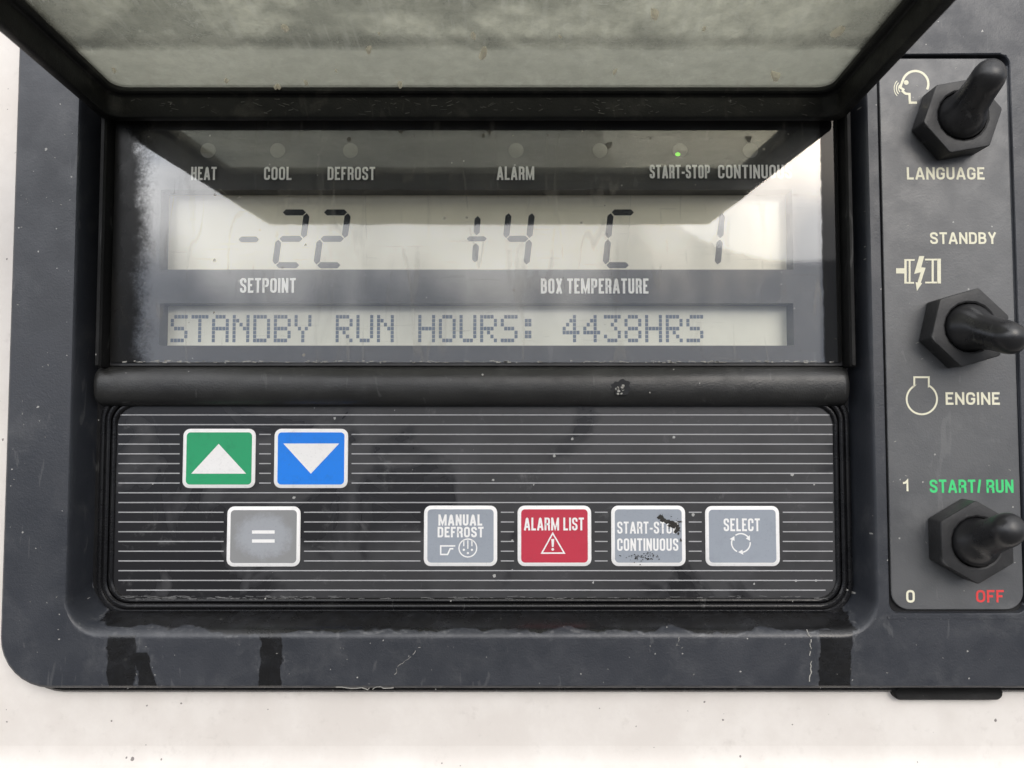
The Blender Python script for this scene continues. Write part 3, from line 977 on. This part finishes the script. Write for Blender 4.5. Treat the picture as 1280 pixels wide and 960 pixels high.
kcol = dict(green=M_kgreen, blue=M_kblue, equal=M_kdirty, defrost=M_kgrey, alarm=M_kred, start=M_kgrey, select=M_kgrey)
klab = dict(green='green key with white up arrow', blue='blue key with white down arrow', equal='worn grey key with equals sign',
            defrost='grey key lettered MANUAL DEFROST', alarm='red key lettered ALARM LIST', start='grey key lettered START-STOP CONTINUOUS with black smudge',
            select='grey key lettered SELECT with circling arrows')
for nm, a, b, c, d in keys:
    mb = MB(CP0)
    q = rect(a, b, c, d, H_KEY)
    mb.loops([(rrect(q, 9), H_KEY - .5), (rrect(q, 9), H_KEY + .8), (rrect(inset(q, .6), 8.5), H_KEY + 1.2)], 0, 'last')
    hk = H_KEY + 1.35
    mb.flat(rrect(inset(q, 4.6), 5), hk, 1)
    hi = hk + .15
    if nm == 'green':
        mb.flat(Z([(352, 167), (187, 346), (517, 346)], .20833, 200, 520, hi), hi, 0)
    if nm == 'blue':
        mb.flat(Z([(740, 165), (1075, 165), (905, 346)], .20833, 200, 520, hi), hi, 0)
    if nm == 'equal':
        for y in (686, 740):
            mb.flat(Z([(552, y), (688, y), (688, y + 20), (552, y + 20)], .20833, 200, 520, hi), hi, 0)
    if nm == 'defrost':
        text(mb, 'MANUAL', (548, 643, 602.5, 657), hi, 0, .185)
        text(mb, 'DEFROST', (547, 658.5, 604, 671.7), hi, 0, .185)
        g = lambda pts: Z(pts, .1875, 510, 610, hi)
        mb.stroke(g([(315, 386), (218, 386), (218, 443), (264, 443), (281, 405), (302, 405)]), 1.9, hi, 0)
        cx, cz = g([(399, 400)])[0]
        mb.stroke(disc(cx, cz, 11.5, 28), 1.6, hi, 0, True)
        for x in (372, 399, 426):
            mb.stroke(g([(x, 348), (x, 388 if x != 399 else 405)]), 1.6, hi, 0)
        for x, y in ((372, 412), (426, 412), (399, 434)):
            c_ = g([(x, y)])[0]; mb.flat(disc(*c_, 1.5, 10), hi, 0)
    if nm == 'alarm':
        text(mb, 'ALARM LIST', (655, 647, 730, 663), hi, 0, .15)
        g = lambda pts: Z(pts, .1875, 510, 610, hi)
        mb.stroke(g([(965, 302), (892, 434), (1042, 434)]), 1.8, hi, 0, True)
        mb.flat(g([(955, 340), (975, 340), (971, 393), (959, 393)]), hi, 0)
        mb.flat(disc(*g([(965, 409)])[0], 1.8, 12), hi, 0)
    if nm == 'start':
        text(mb, 'START-STOP', (771.5, 652, 848, 667), hi, 0, .15)
        text(mb, 'CONTINUOUS', (771.5, 673, 848, 688.5), hi, 0, .15)
        hd = hi + .2
        for k, (x, y, rx, ry) in enumerate([(826, 646, 4, 3), (829, 650, 5, 2.5), (834, 652, 5, 2.5), (840, 654, 6, 2.5), (844, 657, 5, 3), (847, 661, 3, 3.5), (845, 664, 2.5, 2.5),
                                            (849, 652, 3.5, 1.2), (851, 675, 1.2, 2.2), (838, 657, 3, 1.5), (848, 667, 1.2, 2)]):
            blob(mb, x, y, rx, ry, hd + k * .03, 2, 60 + k, 18, .4)
        for k in range(60):
            blob(mb, random.gauss(806, 9), random.gauss(697, 3), random.uniform(.4, 1.1), random.uniform(.4, .9), hd + .5, 2, 90 + k, 7, .4)
        for k in range(40):
            blob(mb, random.gauss(840, 8), random.gauss(657, 6), random.uniform(.3, .9), random.uniform(.3, .7), hd + .5, 2, 190 + k, 7, .4)
    if nm == 'select':
        text(mb, 'SELECT', (904.5, 648, 950, 664), hi, 0, .15)
        cx, cz = Z([(953, 352)], .1953, 740, 610, hi)[0]
        for k in range(3):
            a0 = 125 - 120 * k
            mb.stroke(arc(cx, cz, 12, a0, a0 - 88, 14), 1.7, hi, 0)
            e = R(a0 - 84); t = R(a0 - 112)
            p1 = (cx + 8.6 * math.cos(e), cz + 8.6 * math.sin(e)); p2 = (cx + 15.4 * math.cos(e), cz + 15.4 * math.sin(e))
            p3 = (cx + 12.2 * math.cos(t), cz + 12.2 * math.sin(t))
            mb.flat([p1, p2, p3], hi + .05, 0)
    o = mb.build('key', [M_kwhite, kcol[nm], M_kdirt], kp, smooth=40)
    o['label'] = klab[nm]

# ----------------------------------------------------------------- switch plate with its printing
H_PL = -3.0
pl = rect(1106.5, 73, 1269, 762, H_PL)
mb = MB(CP0)
mb.loops([(rrect(pl, 22, NS), -8), (rrect(pl, 22, NS), H_PL - .7), (rrect(inset(pl, .8), 21.5, NS), H_PL)], 0, 'last')
hi = H_PL + .25
for t, b, mi, bo in (('LANGUAGE', (1133.5, 209, 1230.5, 224.5), 1, .35), ('STANDBY', (1162.5, 290.3, 1245.5, 305), 1, .35), ('ENGINE', (1182, 490.3, 1249.5, 506), 1, .35),
                     ('1', (1127.5, 599.5, 1135.5, 614), 1, .35), ('START/ RUN', (1162, 599.5, 1267, 616), 2, .35), ('0', (1132.7, 737.5, 1143.5, 753.3), 1, .35), ('OFF', (1220, 737.5, 1254.5, 753), 3, .35)):
    text(mb, t, b, hi, mi, .175, .66, .13)
g = lambda pts: Z(pts, .20833, 1080, 40, hi)
hc = (308, 312)
pts = [(hc[0] + 78 * math.cos(R(a)), hc[1] - 78 * math.sin(R(a))) for a in range(-25, 171, 9)]
mb.stroke(g(pts + [(217, 333), (236, 345), (232, 356), (250, 370), (273, 372), (275, 424), (318, 424)]), 3.0, hi, 1)
mb.flat(disc(*g([(253, 303)])[0], 3.2, 12), hi + .1, 1)
for r_, w_ in ((25, 1.2), (38, 1.4), (51, 1.1)):
    mb.stroke(g([(232 - r_ * math.cos(R(a)), 338 + r_ * 1.15 * math.sin(R(a))) for a in range(-50, 51, 10)]), w_, hi, 1)
g = lambda pts: Z(pts, .27083, 1080, 260, hi)
bx = lambda x0, y0, x1, y1: mb.flat(g([(x0, y0), (x1, y0), (x1, y1), (x0, y1)]), hi, 1)
bx(148, 278, 186, 302); bx(186, 236, 197, 349); bx(197, 236, 234, 244); bx(197, 341, 231, 349); bx(206, 244, 215, 341)
bx(282, 234, 340, 242); bx(282, 340, 340, 348); bx(312, 242, 322, 340); bx(338, 234, 355, 348)
mb.flat(g([(255, 222), (278, 222), (264, 274), (284, 276), (262, 345), (268, 347), (244, 383), (238, 342), (247, 344), (261, 297), (231, 304)]), hi + .1, 1)
pts = [(267 + 70 * math.cos(R(a)), 882 - 70 * math.sin(R(a))) for a in range(117, 424, 8)]
mb.stroke(g([(232, 822), (232, 781), (299, 781), (299, 822)] + pts[::-1]), 2.3, hi, 1, True)
for k in range(26):
    x, y = random.uniform(1112, 1262), random.uniform(80, 755)
    a = random.uniform(0, 6.28); l = random.uniform(1, 4)
    mb.stroke(P([(x, y), (x + l * math.cos(a), y + l * math.sin(a))], hi), random.uniform(.3, .8), hi, 4)
mb.build('switch_plate', [M_plate, M_cream, M_greenp, M_redp, M_crust], cp)

# ================================================================= hinged cover, swung up
TH = R(3.4)
hx = -22
HXL = at(131, 147, hx)[0]; HXR = at(1052, 145, hx)[0]
HZ = at(640, 148, -10)[1]
CV0 = (0, -hx, HZ)
cv = empty('cover', CV0)
cv.rotation_euler = (-TH, 0, 0)
tag(cv, 'black rimmed flip-up cover with cloudy grimy window, swung open above the display', 'cover')
LEN = 660.0


class LB(MB):
    """cover drawn in its own frame: x, reach towards the viewer, height above the rim"""
    def ring(self, lst, mi=0, cap=None):
        self.loops([(o, 0) for o, _ in lst], mi, cap)
        n = sum(len(o) for o, _ in lst)
        k = len(self.v) - n
        for o, wv in lst:
            for (x, v) in o:
                self.v[k] = (x, -v, wv); k += 1


def lr(i, r):
    return rrect((HXL + i, 0 + i, HXR - i, LEN - i), r, 8)


WEND = 372.0           # the window ends here, the rest of the cover is solid


mb = LB()
mb.ring([(lr(2, 14), 52), (lr(0, 15), 50), (lr(0, 15), 3), (lr(1, 14), 1), (lr(3, 13), 0), (lr(11, 16), 0), (lr(13, 16), 1), (lr(14, 16), 4),
         (lr(15, 20), 26), (lr(17, 19), 28), (lr(21, 18), 29), (lr(23, 17), 31), (lr(23.5, 17), 38), (lr(23, 17), 44), (lr(16, 22), 52), (lr(2, 14), 52)])
so_ = rrect((HXL + 14.5, WEND, HXR - 14.5, LEN - 13), 6, 8)
si_ = rrect((HXL + 16.5, WEND + 2, HXR - 16.5, LEN - 15), 5, 8)
mb.ring([(so_, 48), (so_, 26), (si_, 24)], 0, 'both')
# ridge along the hinge wall
for k in range(130):
    x = random.uniform(HXL + 40, HXR - 40); z = random.uniform(3, 26)
    a = random.uniform(-.6, .6); l = random.uniform(1, 9)
    mb.add([(x, -14.0 - z * .05 - .9, z), (x + l, -14.9 - z * .05, z + l * a), (x + l, -14.9 - z * .05, z + l * a + random.uniform(.3, 1.2)), (x, -14.9 - z * .05, z + random.uniform(.3, 1.4))], [(0, 1, 2, 3)], 1)
frame = mb.build('frame', [M_lid, M_smear], cv)
mb = LB()
o = rrect((HXL + 22, 22, HXR - 22, WEND + 4), 18, 8)
mb.add([(x, -v, 38.5) for x, v in o], [tuple(range(len(o)))], 0)
mb.add([(x, -v, 35.5) for x, v in o], [tuple(range(len(o)))], 0)
# dead leaf crumbs and flakes lying on the window
fl = [(818, 10, 7), (1047, 32, 7), (969, 88, 8), (604, 59, 8), (462, 55, 6), (592, 39, 4), (356, 28, 5), (143, 82, 4), (283, 95, 4), (350, 105, 4), (383, 98, 4), (500, 100, 5), (420, 83, 2.5), (768, 84, 4), (345, 103, 4), (700, 40, 2), (880, 30, 3), (474, 37, 2)]
ct, st = math.cos(TH), math.sin(TH)
for k, (px, py, sz) in enumerate(fl):
    # intersect the view ray with the tilted window plane
    d = _f + Vector((1, 0, 0)) * ((px - 640) / F) + _u * ((480 - py) / F)
    c0 = Vector((0, -D, 0)); nn = Vector((0, st, ct)); p0 = Vector(CV0) + nn * 40
    t = (p0 - c0).dot(nn) / d.dot(nn)
    q = c0 + d * t - Vector(CV0)
    x, v = q.x, q.dot(Vector((0, -ct, st)))
    if v < 24: v = 26 + random.random() * 6
    rnd = random.Random(k)
    n = 9
    sx = sz * .75; sv_ = sz * 1.7
    ang = rnd.uniform(-.5, .5)
    rings = []
    ks = [rnd.uniform(.45, 1.05) for _ in range(n)]
    for sc, wv in ((1, 35.3), (1.0, 35.3 - sz * .25), (.75, 35.3 - sz * .8), (.35, 35.3 - sz * 1.1)):
        for i in range(n):
            a = 2 * math.pi * i / n
            ex, ey = sx * ks[i] * sc * math.cos(a), sv_ * ks[i] * sc * math.sin(a)
            rings.append((x + ex * math.cos(ang) - ey * math.sin(ang), -(v + ex * math.sin(ang) + ey * math.cos(ang)), wv + rnd.uniform(-.4, .4) * (wv < 35)))
    mb.add(rings, [(k_ * n + i, k_ * n + (i + 1) % n, (k_ + 1) * n + (i + 1) % n, (k_ + 1) * n + i) for k_ in range(3) for i in range(n)] + [tuple(3 * n + i for i in range(n))], 1)
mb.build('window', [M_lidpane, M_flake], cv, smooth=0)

# ================================================================= toggle switches
HN = 30.0


def hexagon(r, a0):
    return [(r * math.cos(R(a0 + 60 * i)), r * math.sin(R(a0 + 60 * i))) for i in range(6)]


def hexout(r, k=3, ch=.035):
    o = []
    for i in range(6):
        for t in (-ch, 0, ch):
            a = R(60 * i) + t
            rr = r * (1 - abs(t) * .16)
            o.append((rr * math.cos(a), rr * math.sin(a)))
    return o


nutmb = MB()
cr_ = 31.0
circ = lambda r: [(r * math.cos(R(60 * i) + t), r * math.sin(R(60 * i) + t)) for i in range(6) for t in (-.35, 0, .35)]
nutmb.loops([(hexout(48.5), 0), (hexout(49.5), 1.5), (hexout(49.5), HN - 1.5), (hexout(48.6), HN - .2), (hexout(47.5), HN), (circ(cr_ + 2), HN), (circ(cr_), HN - 1.2), (circ(cr_ - .5), 4)], 0)
lev = MB()
NSEG = 32
prof = [(29.5, 4), (29.5, HN - 8), (29.3, HN - 3), (28.5, HN + 1), (27, HN + 5), (24.8, HN + 9), (22.8, HN + 13), (21.2, HN + 17), (20.2, HN + 22), (19.3, HN + 32), (19.0, HN + 44),
        (18.9, HN + 50), (18.4, HN + 54), (17.2, HN + 58.6), (14.8, HN + 62.6), (11.4, HN + 65.8), (7, HN + 67.8), (3, HN + 68.6)]
lev.loops([([(r * math.cos(2 * math.pi * i / NSEG), r * math.sin(2 * math.pi * i / NSEG)) for i in range(NSEG)], h) for r, h in prof], 0, 'last')


def bend(mbx, dx, dz):
    """tilt the boot above its collar"""
    o = MB()
    for x, y, z in mbx.v:
        h = -y
        t = max(0, h - (HN - 2))
        k = t / 90.0
        e = min(1, t / 14.0)
        hh = h - (abs(dz) + abs(dx)) * .12 * k
        o.v.append((x + dx * k * e + 0, -(hh - (x * dx + z * dz) / 100 * .9 * e), z + dz * k * e))
    o.f = mbx.f; o.m = mbx.m
    return o


toggles = [('up', (1204, 144), 10, (4, 44), 'black toggle switch above the word LANGUAGE, lever tipped up'),
           ('mid', (1213, 409), 16, (26, -30), 'black toggle switch between STANDBY and ENGINE, lever tipped down to ENGINE'),
           ('low', (1222, 678), 30, (9, 36), 'black toggle switch between START/ RUN and OFF, lever tipped up')]
first = None
for nm, (px, py), rot, (dx, dz), lab in toggles:
    x, z = at(px, py, H_PL + HN)
    base = (x, -H_PL, z)
    if first is None:
        t = empty('toggle_switch', base)
        nut = nutmb.build('hex_nut', M_nut, t, smooth=30)
        first = (t, nut)
    else:
        t = first[0].copy(); COL.objects.link(t)
        t.location = Vector(base) * S
        nut = first[1].copy(); COL.objects.link(nut); nut.parent = t
    nut.rotation_euler = (0, -R(rot), 0)
    tag(t, lab, 'toggle switch', 'toggle switches on the grey plate')
    bend(lev, dx, dz).build('lever', M_rub, t, smooth=60)
